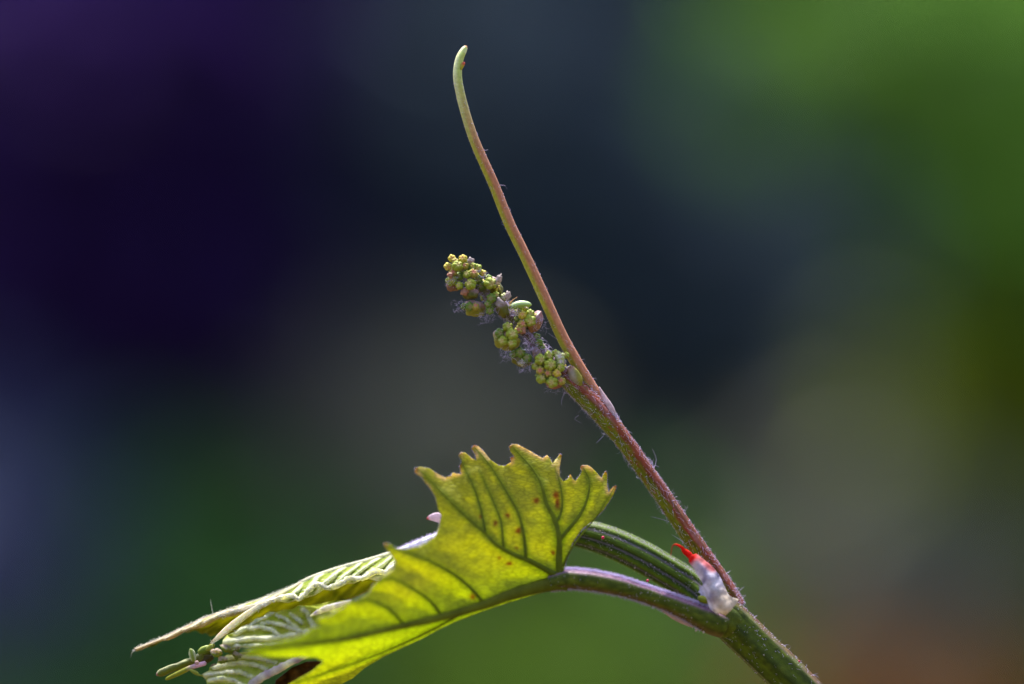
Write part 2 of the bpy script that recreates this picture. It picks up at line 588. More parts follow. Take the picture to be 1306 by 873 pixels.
# peduncle (stalk) up to the fork, then on to the flower cluster
def c_ped(th, v):
    s = math.cos(th) + 0.3 * math.sin(th) + 0.45 * nz(v * 16, th * 2.5) + .25 * nz(v * 60, th * 5)
    c = mix(s2l((96, 102, 16)), s2l((116, 54, 34)), sst(0.1, 0.55, s))
    st = nz(v * 9, th * 6, 4)                                  # streaks running along the stalk
    c = mix(c, s2l((136, 92, 86)), 0.8 * sst(0.05, 0.4, st) * sst(0.0, 0.5, s))
    c = mix(c, s2l((60, 66, 8)), 0.6 * sst(0.05, 0.4, -st))
    return mix(c, s2l((120, 24, 34)), 0.6 * sst(0.35, 0.6, nz(v * 40 + 9, th * 5)))
ped, T_ped = tube('peduncle', shoot, M_stem,
    [(938, 775, 1, 13), (925, 752, 1, 12.5), (905, 722, 1, 12), (880, 685, .6, 11.2), (850, 640, .3, 11), (822, 600, 0, 11), (795, 562, 0, 11.3), (768, 529, 0, 13), (748, 508, 0, 13), (728, 489, 0, 11.5), (712, 474, 0, 9.5)],
    n=110, sides=30, prof=lambda th, v: 1 + 0.05 * math.cos(5 * th + .7) + 0.015 * nz(v * 60, th * 2), col=c_ped)

def c_ten(th, v):
    s = math.cos(th) + 0.25 * math.sin(th)
    tip = sst(0.60, 0.86, v)
    rd = mix(s2l((156, 96, 66)), s2l((176, 116, 84)), 0.5 + nz(v * 60, th * 3))
    gr = s2l((150, 148, 48))
    c = mix(gr, rd, sst(-0.35, 0.35, s))
    c = mix(c, mix(s2l((150, 170, 50)), s2l((206, 208, 168)), 0.25 + .6 * sst(-.2, .6, -math.cos(th) if v < .93 else abs(math.cos(th)))), tip)  # sunlit whitish side of the tip painted into its colour
    if v > 0.985:
        c = mix(c, s2l((170, 80, 40)), 0.8)
    return c
ten, T_ten = tube('tendril', shoot, M_tendril,
    [(788, 552, 1, 5), (777, 533, 1, 7.2), (765, 512, .8, 7.8), (753, 493, .6, 7.8), (741, 473, .4, 7.6), (729, 452, .3, 7.5), (717, 430, .2, 7.4), (692, 375, 0, 7.1), (670.6, 328.5, 0, 6.9), (649, 284, 0, 6.8), (629, 234, 0, 6.6), (608.5, 188, 0, 6.3), (596.6, 155, 0, 6), (587, 119, 0, 5.7), (583.5, 95.5, 0, 5.6), (586, 76, .2, 5.2), (591, 65, .4, 4.2), (594.5, 60, .5, 2.6)],
    n=130, sides=22, prof=lambda th, v: 1 + 0.02 * math.cos(4 * th) + 0.02 * nz(v * 50, th), col=c_ten)
tube('tendril_nub', ten, M_tendril, [(586.5, 88, -.1, 3), (589.5, 84, -.2, 2.6), (592, 80, -.3, 1.8)], n=8, sides=12, col=lambda th, v: mix(s2l((150, 150, 50)), s2l((190, 80, 66)), sst(.4, .9, v)))
# pale flap where tendril meets stalk
tube('fork_scale', shoot, M_bract, [(786, 536, -.3, 2), (779, 522, -.4, 4.6), (771, 508, -.2, 3.4), (764, 494, .2, 1)], n=16, sides=14, flat=.6, col=lambda th, v: mix(s2l((205, 190, 205)), s2l((160, 110, 110)), .3 + .5 * nz(v * 9, th)))

# ------------------------------------------------------------------ the lit leaf
OUT = [(719, 727), (720, 722), (724, 710), (729.5, 694), (742, 675), (756, 664), (769, 651), (780, 635), (786.5, 620), (783, 620), (776, 628), (774, 617), (774.5, 605), (772, 601), (769, 606), (767, 611),
       (760, 603), (754, 597), (749, 594), (742, 594), (740, 596.5), (742, 602), (738, 609), (734, 614), (730, 611), (727, 605.5), (724, 611), (718.5, 615), (714, 609), (713, 598), (716.5, 582), (714, 579), (710, 585), (705, 592),
       (702, 586), (698, 581), (692, 585), (687, 583), (676, 576), (659.5, 567.5), (653, 567), (649, 570), (651, 576), (656, 583), (651, 584), (652, 590), (643, 595), (635, 594), (625, 587), (618, 578), (610, 570), (604, 568.5), (601.5, 572), (606, 580), (608, 588),
       (602, 585), (593, 578), (587, 577.5), (585, 581), (589, 589), (586, 595), (588, 605), (582, 605), (578, 603), (574, 608), (567, 610), (559, 606), (547, 598), (535, 596), (529.5, 598), (529, 603), (538, 609), (548, 622), (555, 633), (559, 650), (563, 658), (560, 672), (555, 685),
       (544, 693), (533, 698), (520, 700.5), (507, 701), (498, 695), (490, 693), (491, 698), (498, 707), (505, 717), (502, 727), (494, 733), (487, 737), (480, 743), (475, 748), (470, 757), (460, 763), (446, 768), (438, 775), (430, 779), (420, 786), (409, 787), (405, 792), (408, 800),
       (398, 801), (387, 810), (367, 816), (337, 822), (318, 827), (311, 831), (321, 834.5), (340, 836), (358, 837.5), (390, 838), (402, 838), (413, 845), (405, 851), (398, 857), (382, 866), (368, 874), (385, 880), (410, 880), (430, 874), (449, 865), (465, 851), (487, 838), (512, 826), (538, 814), (560, 802), (580, 792.5), (618, 778), (655, 766), (685, 757), (705, 752), (718, 750)]
MID = [(722, 743), (698, 746), (650, 759), (618, 771), (564, 787), (511, 799), (440, 815), (380, 823), (318, 830)]
VEINS = [  # polyline, r0, r1
    ([(716, 738), (706, 732), (676, 716), (654, 707), (632, 694), (618, 680), (593, 658), (566, 631), (535, 600)], 6.0, 2.0),
    ([(715, 740), (713, 719), (713, 688), (707.5, 664), (696.5, 642), (690, 617), (676, 595), (654, 571)], 7.0, 2.2),
    ([(713, 690), (718.5, 683), (739, 658), (749, 636), (751.5, 614), (744, 597)], 4.2, 1.6),
    ([(708, 665), (713, 661), (717, 644), (715, 622), (710, 603)], 3.0, 1.2),
    ([(670, 713), (670.5, 709), (668, 683), (662, 658), (651, 636), (635, 609), (621, 589), (605, 571)], 3.6, 1.8),
    ([(642, 700), (641.5, 691), (639, 666), (632, 647), (621, 622), (612, 602)], 2.8, 1.0),
    ([(619, 681), (615.5, 661), (610, 639), (602, 617), (590, 592), (587, 580)], 2.6, 1.2),
    ([(618, 771), (602, 752), (583, 736), (562, 723), (538, 712), (495, 696)], 3.2, 1.4),
    ([(564, 787), (548, 766), (524, 750), (500, 738), (482, 741)], 2.8, 1.0),
    ([(516, 798), (495, 776), (470, 766), (448, 768)], 2.6, 1.0),
    ([(590, 781), (540, 808), (484, 833), (430, 853), (376, 871)], 4.0, 1.6),
    ([(718, 722), (727, 703), (740, 684), (760, 660), (783, 623)], 2.4, 1.0),
]
def mid_y(px):
    for (x1, y1), (x0, y0) in zip(MID[:-1], MID[1:]):
        if x0 <= px <= x1:
            return y0 + (y1 - y0) * (px - x0) / (x1 - x0)
    return MID[0][1] if px > MID[0][0] else MID[-1][1]
def leaf_depth(px, py):
    t = (719 - px) / 400
    d = -3.2 - 13.0 * t * (0.55 + 0.45 * t if t > 0 else .6)
    my = mid_y(px)
    up = my - py
    if up > 0:                                   # upper half leans back from the midrib and cups
        d += -1.0 * math.sin(min(1, up / 110) * math.pi * .55) + 3.0 * (up / 170) ** 2
    else:                                        # lower half folds away behind the midrib
        d += 0.16 * (-up)
    b = 1e9
    for ln, r0, r1 in VEINS:
        q, s = seg_dist(px, py, ln)
        b = min(b, q)
    q, s = seg_dist(px, py, MID)
    b = min(b, q)
    d += 0.42 * sst(0, 22, b)                    # blade bulges away between the veins
    d += 0.12 * nz(px * .09, py * .09) + 0.3 * nz(px * .03, py * .03, 5)
    return d
SPOTS = [(684, 639, 4.2, 4), (647, 658, 3.8, 3.6), (661, 677, 4.2, 4), (632, 668, 3, 3.6), (709, 632, 4, 6), (711, 643, 3.4, 8), (705.6, 705, 2.8, 2.8), (649, 719, 5, 2.4), (603, 761, 3.4, 3), (659, 699, 2, 2), (613, 660, 2.4, 3), (637, 712, 3, 1.6)]
EDGE = OUT + [OUT[0]]
TOPEDGE = OUT[8:73]
ALLV = [(MID, 9, 2)] + VEINS
def leaf_col(px, py):
    n1 = nz(px * .02, py * .02, 3)
    c = mix(s2l((148, 158, 42)), s2l((158, 163, 52)), .5 + .8 * n1)
    my = mid_y(px)
    c = mix(c, s2l((136, 156, 36)), .6 * sst(60, 10, abs(my - py)))
    c = mix(c, s2l((154, 156, 62)), .5 * sst(690, 610, py) * sst(760, 640, px))
    for ln, r0, r1 in ALLV:                                    # greener tissue along the veins
        q, t = seg_dist(px, py, ln)
        w = (r0 + (r1 - r0) * t)
        c = mix(c, s2l((108, 128, 24)), .6 * sst(w * 1.9 + 1.5, w * .7, q))
    e, _ = seg_dist(px, py, TOPEDGE)
    c = mix(c, s2l((206, 178, 170)), .55 * sst(6, 1.5, e) * sst(-.1, .2, nz(px * .07, py * .07, 9)))
    for (tx, ty) in ((529, 600), (586, 578), (603, 569), (650, 568), (716, 580), (741, 595), (772, 602), (786, 620), (490, 694), (727, 606), (585, 595), (651, 584)):
        c = mix(c, s2l((124, 66, 26)), .75 * sst(6.5, 1.5, math.hypot(px - tx, py - ty)))
    for sx, sy, a, b in SPOTS:
        q = math.hypot((px - sx) / a, (py - sy) / b) + .35 * nz(px * .4, py * .4)
        c = mix(c, s2l((112, 50, 12)), .9 * sst(1.35, .35, q))
    return c
leaf = sheet('leaf', shoot, M_blade, OUT, leaf_depth, leaf_col, 2.6, 0.00022)
leaf['label'] = 'yellow-green toothed leaf lit from behind'
def vein(name, ln, r0, r1, col, flat=.4):
    s = catmull(ln, max(12, 6 * len(ln)))
    pts = [(x, y, leaf_depth(x, y) - .1, .78 * (r0 + (r1 * .6 - r0) * (i / (len(s) - 1)) ** .7)) for i, (x, y) in enumerate(s)]
    return tube(name, leaf, M_vein, pts, n=len(s) - 1, sides=10, flat=flat, col=lambda th, v: mix(col, s2l((136, 146, 34)), .75 * v + .3 * nz(v * 14, r0 * 9)))
vein('midrib', MID, 14, 3, s2l((92, 98, 18)), .55)
for ln, r0, r1 in VEINS:
    vein('vein', ln, r0, r1, s2l((94, 108, 20)))

# ------------------------------------------------------------------ young folded leaves at the shoot tip
WHITE, DOWN = s2l((234, 233, 224)), s2l((212, 217, 186))
GREEN_Y, OLIVE_Y = s2l((128, 150, 44)), s2l((120, 124, 30))
yA_top = [(512, 702, 3.6), (500, 705, 3.2), (470, 714, 3), (440, 722, 3), (400, 735, 3), (370, 750, 3), (340, 762, 3), (300, 775, 3), (262, 788, 3), (230, 803, 3), (200, 817, 3.2), (172, 828, 3.5)]
yA_bot = [(506, 730, 1), (490, 738, 1), (460, 740, 1), (438, 747, 1), (416, 751, 1), (384, 765, 1), (352, 768, 1.4), (322, 777, 1.6), (285, 788, 2), (245, 803, 2.6), (208, 817, 3.1), (173, 829, 3.5)]
K = 15
def pleat(u, v, skew, k):
    w = (u - skew * v) * k
    return abs((w % 1.0) - .5) * 2          # 1 at rib, 0 in pocket
def dA(u, v):
    p = pleat(u, v, .13, K)
    return (0, 1.5 * math.sin(u * 2 * math.pi * K * .7) * v * v, (-1.1 * p + .5) * math.sin(min(1, v * 1.3 + .15) * math.pi * .5) * (1 - .6 * u) - 1.2 * math.sin(v * 3.1))
def cA(u, v):
    p = pleat(u, v, .13, K)
    c = mix(mix(GREEN_Y, s2l((156, 166, 60)), .5 + nz(u * 25, v * 3)), DOWN, sst(.48, .85, p + .35 * nz(u * 40, v * 5)))
    c = mix(c, WHITE, .8 * sst(.7, .95, pleat(u + .35 * v, v * .5 + .1, .3, 22)) * sst(.25, .6, v))
    c = mix(c, WHITE, sst(.16, .04, v))
    c = mix(c, WHITE, sst(.8, .97, v + .12 * nz(u * 50, 2)) * (1 - .4 * u))
    c = mix(c, s2l((150, 146, 50)), .8 * sst(.5, .7, u) * sst(.45, .75, v))
    return mix(c, s2l((206, 180, 170)), .6 * sst(.55, .85, u))
yA = ruled('young_leaf', shoot, M_young, yA_top, yA_bot, 260, 22, dA, cA)
yA['label'] = 'pointed young leaf folded and covered in white down'
yB_top = [(500, 707, 4), (440, 724, 4), (370, 752, 4), (300, 777, 4), (230, 804, 3.6), (173, 829, 3.6)]
yB_bot = [(500, 748, 6), (450, 762, 6), (405, 778, 6), (350, 792, 6), (300, 806, 5.6), (270, 810, 5), (255, 806, 4.6), (230, 806, 4.4), (205, 818, 4), (174, 830, 3.7)]
ruled('far_half', yA, M_young, yB_top, yB_bot, 160, 16,
      lambda u, v: (0, 1.6 * math.sin(u * 70) * v ** 3, 1.2 * math.sin(v * 3.1) + .5 * pleat(u, v, .1, 12) * v),
      lambda u, v: mix(mix(OLIVE_Y, s2l((176, 174, 52)), .5 + .8 * nz(u * 30, v * 4)), s2l((84, 96, 18)), .6 * sst(.1, .4, nz(u * 45, v * 6, 3))))
tube('midrib', yA, M_young, [(x, y + 1, d - .4, 3.4 - 2.0 * i / 11) for i, (x, y, d) in enumerate(yA_top)], n=80, sides=12, col=lambda th, v: mix(WHITE, s2l((214, 190, 186)), sst(.5, .9, v)))
# thick side rib ending in a green lobe tip
tube('side_rib', yA, M_young, [(385, 744, 2.2, 1.2), (348, 764, .8, 2.8), (322, 780, 0, 3.8), (300, 796, -.4, 4.4), (282, 811, -.6, 3.6), (267, 823, -.6, .8)], n=40, sides=16, flat=.6,
     prof=lambda th, v: 1 + .2 * math.cos(3 * th) + .2 * nz(v * 12, th), col=lambda th, v: mix(mix(mix(s2l((130, 146, 70)), WHITE, .5 + .5 * math.cos(th)), s2l((206, 180, 176)), sst(-.1, .4, nz(v * 18, th * 2))), s2l((110, 90, 34)), sst(.85, 1, v)))
yA_crimp = [(505, 707, 0, 3.5), (506, 720, -.4, 4.5), (492, 730, -.4, 4), (478, 730, -.3, 4), (462, 738, -.2, 4), (446, 738, 0, 3.6), (432, 746, 0, 4.2), (417, 750, 0, 3.6), (405, 745, .3, 3.4), (395, 752, .2, 4.2), (382, 764, 0, 3), (374, 760, .2, 3.2), (360, 762, .3, 3.6), (346, 766, .4, 3.2), (334, 772, .5, 2.6), (322, 773, .7, 2.6), (306, 778, 1, 2.2), (292, 780, 1.2, 2.4), (278, 786, 1.5, 1.6)]
tube('crimped_margin', yA, M_young, yA_crimp, n=220, sides=12, prof=lambda th, v: .78 + .7 * nz(v * 40, th) + .35 * nz(v * 110, th, 4), col=lambda th, v: mix(mix(WHITE, s2l((220, 190, 205)), .5 * sst(.6, 1, v)), s2l((150, 160, 56)), .8 * sst(.12, .4, nz(v * 34, 1)) * sst(.2, -.5, math.cos(th))))

# second and third young leaves: fans of downy ribs raised from crumpled blades
def rib(parent, ln, r0, r1, d0, d1, col=None, nm='rib'):
    m = len(ln) - 1
    tube(nm, parent, M_young, [(x, y, d0 + (d1 - d0) * i / m, (r0 + (r1 - r0) * i / m) * (1 - .75 * abs(2 * i / m - 1) ** 3)) for i, (x, y) in enumerate(ln)], n=12 * m, sides=12, flat=.6,
         prof=lambda th, v: 1 + .35 * nz(v * 26 + ln[0][0], th), col=lambda th, v: mix(col or DOWN, WHITE, .4 + .9 * nz(v * 9, ln[0][1])))
RB = [([(392, 806), (370, 811), (352, 814), (321, 815), (302, 816), (288, 820)], 3.5, 5.5), ([(356, 811), (345, 803), (332, 800), (318, 801)], 2.8, 3), ([(388, 809), (376, 803), (362, 798), (345, 795), (334, 796)], 3, 2.8),
      ([(384, 806), (374, 798), (364, 790), (352, 785)], 2.4, 2), ([(400, 800), (396, 792), (391, 781), (386, 777)], 3.4, 3), ([(386, 796), (378, 789), (370, 783)], 2.2, 2), ([(348, 782), (326, 793), (314, 800), (300, 809)], 2.8, 4), ([(356, 822), (330, 823), (300, 824)], 2, 2.2)]
RC = [([(340, 854), (324, 848), (306, 846), (290, 848), (274, 852)], 2.4, 4), ([(322, 864), (306, 858), (290, 857), (274, 859), (262, 862)], 2.4, 3.6), ([(312, 876), (298, 868), (284, 866), (268, 868)], 2.4, 3.4), ([(352, 846), (330, 840), (310, 838), (290, 840)], 2, 3.4)]
def ribbed(ribs, base, g0, g1):
    def near(x, y):
        h_ = 0
        for ln, r0, r1 in ribs:
            q, t = seg_dist(x, y, ln)
            w = r0 + (r1 - r0) * t
            h_ = max(h_, sst(w * 1.15, w * .15, q + 1.3 * nz(x * .15, y * .15)))
        return h_
    return (lambda x, y: base(x, y) - .55 * near(x, y),
            lambda x, y: mix(mix(g0, g1, .5 + .9 * nz(x * .06, y * .14)), mix(DOWN, WHITE, .5 + nz(x * .1, y * .1)), near(x, y)))
dB, cB = ribbed(RB, lambda x, y: -.4 + .009 * (x - 300) + .6 * nz(x * .06, y * .12) + -.06 * (y - 800), s2l((158, 172, 48)), s2l((188, 190, 90)))
yL = sheet('young_leaf', shoot, M_young, [(448, 768), (430, 766), (410, 770), (392, 774), (382, 773), (372, 778), (362, 778), (352, 782), (342, 781), (335, 788), (326, 790), (318, 798), (308, 800), (300, 807), (290, 810), (285, 817), (283, 824), (290, 826), (296, 829), (308, 825), (320, 826), (335, 823), (350, 824), (392, 824), (420, 815), (450, 800), (470, 780)],
           dB, cB, 2.2, .0002)
yL['label'] = 'small crumpled young leaf with a fan of downy ribs'
rib(yL, [(396, 786), (412, 778), (428, 773), (448, 766)], 4, 3.6, -2.6, -4.4, s2l((176, 168, 200)), 'rolled_margin')
dC, cC = ribbed(RC, lambda x, y: -.4 - .05 * (y - 845) + .6 * nz(x * .05, y * .1), s2l((152, 166, 60)), s2l((192, 196, 120)))
yC = sheet('young_leaf', shoot, M_young, [(266, 880), (262, 866), (258, 861), (266, 856), (268, 851), (276, 849), (278, 843), (290, 836), (312, 832), (340, 836), (372, 838), (388, 838), (370, 850), (346, 862), (326, 872), (310, 890), (285, 892)],
           dC, cC, 2.2, .0002)
yC['label'] = 'pale ribbed young leaf hanging below the other young leaves'
rib(yC, [(398, 836), (376, 843), (352, 855), (334, 864), (318, 876), (302, 896)], 4.5, 6, -2.2, -1.8, s2l((176, 160, 190)), 'main_rib')
# dark brown sheet that paints the shade inside the gap
sheet('gap_shade', yC, M_paper, [(352, 868), (372, 852), (392, 844), (410, 844), (400, 856), (384, 866), (366, 884), (348, 886)], lambda x, y: 1.2 + 1.2 * nz(x * .08, y * .08), lambda x, y: mix(s2l((52, 28, 14)), s2l((104, 76, 40)), .5 + nz(x * .1, y * .15)), 3, .0002)
# crumpled knob between them
kn = [(276, 833, 6, 5), (290, 827, 7, 5), (302, 836, 6, 4), (284, 842, 6, 4), (300, 828, 5, 4)]

def blob(name, parent, mat, px, py, d, rx, ry, rz, col, rot=0.0, lump=.12, seg=18, rings=12):
    verts, faces, cols = [], [], []
    c = P(px, py, d)
    cr, sr = math.cos(rot), math.sin(rot)
    for i in range(rings + 1):
        a = math.pi * i / rings
        for k in range(seg):
            b = 2 * math.pi * k / seg
            q = Vector((math.sin(a) * math.cos(b), math.sin(a) * math.sin(b), math.cos(a)))
            q *= 1 + lump * noise.noise(q * 1.8 + Vector((px, py, 0)))
            x, y, z = q.x * rx * SPX, q.y * rz * SPX, q.z * ry * SPX
            verts.append(c + Vector((x * cr - z * sr, y, x * sr + z * cr)))
            cols.append(col(q) if callable(col) else col)
    for i in range(rings):
        for k in range(seg):
            a0, b0 = i * seg + k, i * seg + (k + 1) % seg
            faces.append((a0, a0 + seg, b0 + seg, b0))
    return link(name, verts, faces, mat, parent, cols)
for (x, y, rx, ry) in kn:
    blob('crumpled_fold', yC, M_young, x, y, -2.0, rx, ry, 5, lambda q: mix(s2l((186, 170, 160)), s2l((120, 136, 44)), sst(.35, -.3, q.z + noise.noise(q * 2))), rot=R.uniform(-.7, .7), lump=.9)

# bud scales and rods of the growing tip
tip, _ = tube('shoot_tip', shoot, M_bract, [(266, 832, 1, 6), (254, 839, .6, 6), (242, 844, .4, 4.6), (226, 850, .4, 4.6), (212, 856, .4, 5), (204, 859, .4, 4.4), (200, 861, .4, 1.8)], n=40, sides=18,
    prof=lambda th, v: 1 + .3 * nz(v * 9, th) + .1 * nz(v * 25, th), col=lambda th, v: mix(mix(s2l((96, 104, 24)), s2l((170, 176, 130)), sst(.3, .9, math.cos(th))), s2l((170, 110, 120)), sst(.88, 1, v)))
tip['label'] = 'small green growing tip with bud scales and thin rods'
tube('rod', tip, M_bract, [(262, 846, -.6, 3), (245, 851, -.8, 3), (230, 858, -.8, 3.2), (215, 865, -.8, 2.4), (211, 867, -.8, .8)], n=24, sides=12, col=lambda th, v: mix(s2l((200, 170, 200)), s2l((130, 136, 30)), sst(.15, .4, v)))
tube('rod', tip, M_bract, [(242, 854, -1, 1.4), (249, 858, -1.2, 2.6), (257, 862, -1.2, 1), (272, 861, -1.2, 1.6)], n=16, sides=10, col=lambda th, v: s2l((140, 150, 50)))
blob('bud_scale', tip, M_bract, 245.5, 836, -.6, 4.4, 9, 4, lambda q: mix(s2l((120, 140, 50)), s2l((186, 196, 170)), sst(.2, .8, abs(q.x))), rot=.25)
blob('bud_scale', tip, M_bract, 261, 829, -.4, 10, 5, 4, lambda q: mix(s2l((96, 118, 28)), s2l((150, 168, 80)), sst(.1, .9, q.z)), rot=.45)
blob('bud_scale', tip, M_bract, 262, 841, .6, 11, 6, 5, s2l((74, 66, 18)), rot=.3)
blob('bud_scale', tip, M_bract, 268, 826, -.7, 7, 3.4, 3, s2l((140, 150, 54)), rot=.6)
blob('bead', tip, M_bract, 251, 845.5, -1.2, 2.8, 2.6, 2.4, s2l((176, 150, 150)))
blob('bud_scale', tip, M_bract, 272, 850, -.4, 5, 3, 3, s2l((120, 110, 80)), rot=.5)

# pink tip peeping over the leaf edge
tube('bract_tip', shoot, M_paper, [(566, 662, 3, 7), (557, 660, 3, 6), (549, 660.5, 3, 3.6), (544.5, 662, 3, 1)], n=14, sides=12, flat=.4, col=lambda th, v: mix(s2l((226, 206, 224)), s2l((196, 60, 66)), sst(.65, 1, v)))

# ------------------------------------------------------------------ papery stipule with red tip
ST = [(880, 710), (887, 707.5), (892, 711), (898, 716), (905, 721.5), (911.5, 728), (917, 736), (921, 744.6), (925, 753), (929, 760), (935, 763), (942, 765), (940, 770), (935, 774), (930, 779), (925, 784), (919, 781), (911.5, 784), (907, 780), (904.6, 775), (904, 770), (901, 766.6), (896, 764), (892, 762), (894, 758), (890.5, 755), (893, 752), (891.5, 749), (896, 748), (898, 745), (893.6, 738), (890, 732), (887, 727), (883, 721), (879, 716)]
def st_depth(x, y):
    q, s = seg_dist(x, y, [(880, 711), (892, 724), (905, 740), (912, 756), (922, 774)])
    return -2.2 - 1.5 * sst(16, 0, q) * (1 if y < 755 else .9) + .22 * nz(x * .12, y * .12) - .5 * sst(740, 775, y)
def st_col(x, y):
    c = mix(s2l((186, 182, 208)), s2l((212, 208, 224)), .5 + nz(x * .1, y * .1))
    c = mix(c, s2l((120, 112, 150)), .9 * sst(.02, .35, nz(x * .085 + 3.1, y * .06 + 1.7)) * sst(718, 735, y))
    c = mix(c, s2l((150, 128, 118)), .7 * sst(.1, .4, nz(x * .2, y * .2, 7)) * sst(745, 770, y))
    c = mix(c, s2l((216, 200, 178)), .8 * sst(900, 925, x) * sst(735, 765, y))
    c = mix(c, s2l((206, 96, 92)), .85 * sst(9, 3, seg_dist(x, y, [(886, 707), (898, 716), (908, 725)])[0]))
    return mix(c, s2l((196, 30, 22)), sst(12, 5, math.hypot(x - 880, y - 711)))
sti = sheet('stipule', shoot, M_paper, ST, st_depth, st_col, 2.2, .0003)
sti['label'] = 'white papery stipule with a red withered tip'
tube('red_tip', sti, M_paper, [(884, 713, -2.4, 4.4), (879, 708, -2.4, 4.2), (873, 703, -2.4, 3.2), (869.5, 698.5, -2.5, 1.8), (864.5, 695.5, -2.6, 1.4), (860, 695, -2.6, 1.1), (857, 699, -2.7, .8), (855.5, 709, -2.7, .45)], n=40, sides=10,
     prof=lambda th, v: 1 + .25 * nz(v * 14, th), col=lambda th, v: mix(s2l((196, 26, 18)), s2l((170, 90, 60)), sst(.55, .9, v)))
blob('axillary_bud', shoot, M_bract, 897, 765, -2.6, 8, 5, 5, lambda q: mix(s2l((120, 130, 20)), s2l((180, 186, 60)), sst(0, .8, q.z)), rot=-.35)
# wrinkled edge of node scale under the petiole
tube('petiole_scale', pet, M_paper, [(842, 776, -2.6, 1.2), (856, 785, -2.4, 3), (869, 792, -2.2, 3.4), (884, 800, -2, 1.2)], n=16, sides=10, flat=.5, col=lambda th, v: s2l((204, 176, 172)))

# ------------------------------------------------------------------ flower cluster
def c_rach(th, v):
    return mix(mix(s2l((92, 104, 30)), s2l((122, 84, 120)), .5 + .9 * nz(v * 14, th * 2)), s2l((170, 150, 190)), .4 * sst(.1, .5, nz(v * 50, th * 5)))
clu, T_rach = tube('flower_cluster', shoot, M_stem, [(722, 484, 0, 10), (708, 470, .2, 8), (690, 447, .4, 7.5), (672, 424, .6, 7.5), (655, 405, .6, 7), (637, 388, .8, 7), (618, 370, .8, 7), (600, 354, .8, 6), (586, 340, .8, 4)], n=60, sides=18,
    prof=lambda th, v: 1 + .1 * math.cos(5 * th), col=c_rach)
clu['label'] = 'knobbly cluster of tiny green flower buds with pinkish bracts'
# one bud mesh: a squat ball with five lobes meeting at the crown
def bud_mesh(lobes, depth_, seed):
    me = bpy.data.meshes.new('bud')
    seg, rings = lobes * 8, 18
    v, f, c = [], [], []
    for i in range(rings + 1):
        a = math.pi * i / rings
        for k in range(seg):
            b = 2 * math.pi * k / seg
            g = abs(math.sin(lobes * b / 2))               # 0 in the grooves
            gr = depth_ * (1 - g) ** 1.6 * sst(2.7, 1.3, a) * sst(0, .25, a)
            dim = .24 * math.exp(-(a / .38) ** 2)
            rr = 1 - gr - dim + .05 * noise.noise(Vector((math.cos(b) * 1.5 + seed, math.sin(b) * 1.5, a)))
            v.append((rr * math.sin(a) * math.cos(b), rr * math.sin(a) * math.sin(b), rr * math.cos(a) * .9))
            c += [min(1, .9 * sst(.75, .15, a) + .35 * (1 - g) ** 3 * sst(1.5, .6, a))] * 3 + [1]
    for i in range(rings):
        for k in range(seg):
            p, q = i * seg + k, i * seg + (k + 1) % seg
            f.append((p, p + seg, q + seg, q))
    me.from_pydata(v, [], f)
    me.color_attributes.new('pigment', 'FLOAT_COLOR', 'POINT').data.foreach_set('color', c)
    me.polygons.foreach_set('use_smooth', [True] * len(f))
    me.materials.append(M_bud[0])
    return me
BUDS = [bud_mesh(5, .27, 1), bud_mesh(5, .2, 5), bud_mesh(6, .23, 9)]
def bud(px, py, r, kind, d, axis=None):
    o = bpy.data.objects.new('bud', BUDS[R.randrange(3)])
    C.objects.link(o)
    s = r * SPX
    ax = axis or Vector((R.uniform(-.6, .4), -1, R.uniform(-.25, .6)))
    o.rotation_mode = 'QUATERNION'
    q = ax.to_track_quat('Z', 'Y')
    o.location = P(px, py, d)
    o.rotation_quaternion = q
    o.scale = (s * R.uniform(.95, 1.05), s * R.uniform(.95, 1.05), s * R.uniform(.9, 1.1))
    o.material_slots[0].link = 'OBJECT'
    o.material_slots[0].material = M_bud[kind]
    o.parent = clu
    return o
# (zoom X, zoom Y, zoom r, kind, depth mm)
Z1 = [(110, 95, 46, 1, -.3), (150, 132, 40, 2, -.7), (62, 195, 48, 1, -.2), (178, 190, 62, 0, -1.1), (247, 102, 52, 1, -.3), (275, 190, 40, 2, -.7), (335, 150, 40, 3, -.3), (375, 192, 40, 0, -.5), (430, 212, 46, 0, -.4), (492, 278, 42, 1, -.2),
      (300, 292, 50, 0, -1.1), (372, 282, 56, 2, -1.0), (125, 268, 48, 2, -.6), (105, 368, 66, 0, -.6), (205, 432, 46, 0, -1.3), (340, 417, 66, 0, -1.5), (585, 405, 70, 0, -1.1), (562, 342, 44, 4, -.6), (668, 460, 42, 1, -.5),
      (600, 590, 56, 4, -1.3), (655, 545, 38, 0, -1), (758, 572, 46, 3, -.7), (578, 742, 50, 4, -1.2), (560, 662, 44, 4, -1.3), (330, 690, 52, 4, -1.1), (255, 690, 40, 4, -.9), (400, 690, 46, 2, -1.1), (245, 240, 44, 4, -.3), (200, 320, 50, 4, -.2), (430, 350, 60, 4, 0), (480, 430, 60, 4, 0.2), (300, 210, 46, 4, .2), (150, 440, 50, 4, 0), (640, 640, 60, 4, -.4)]
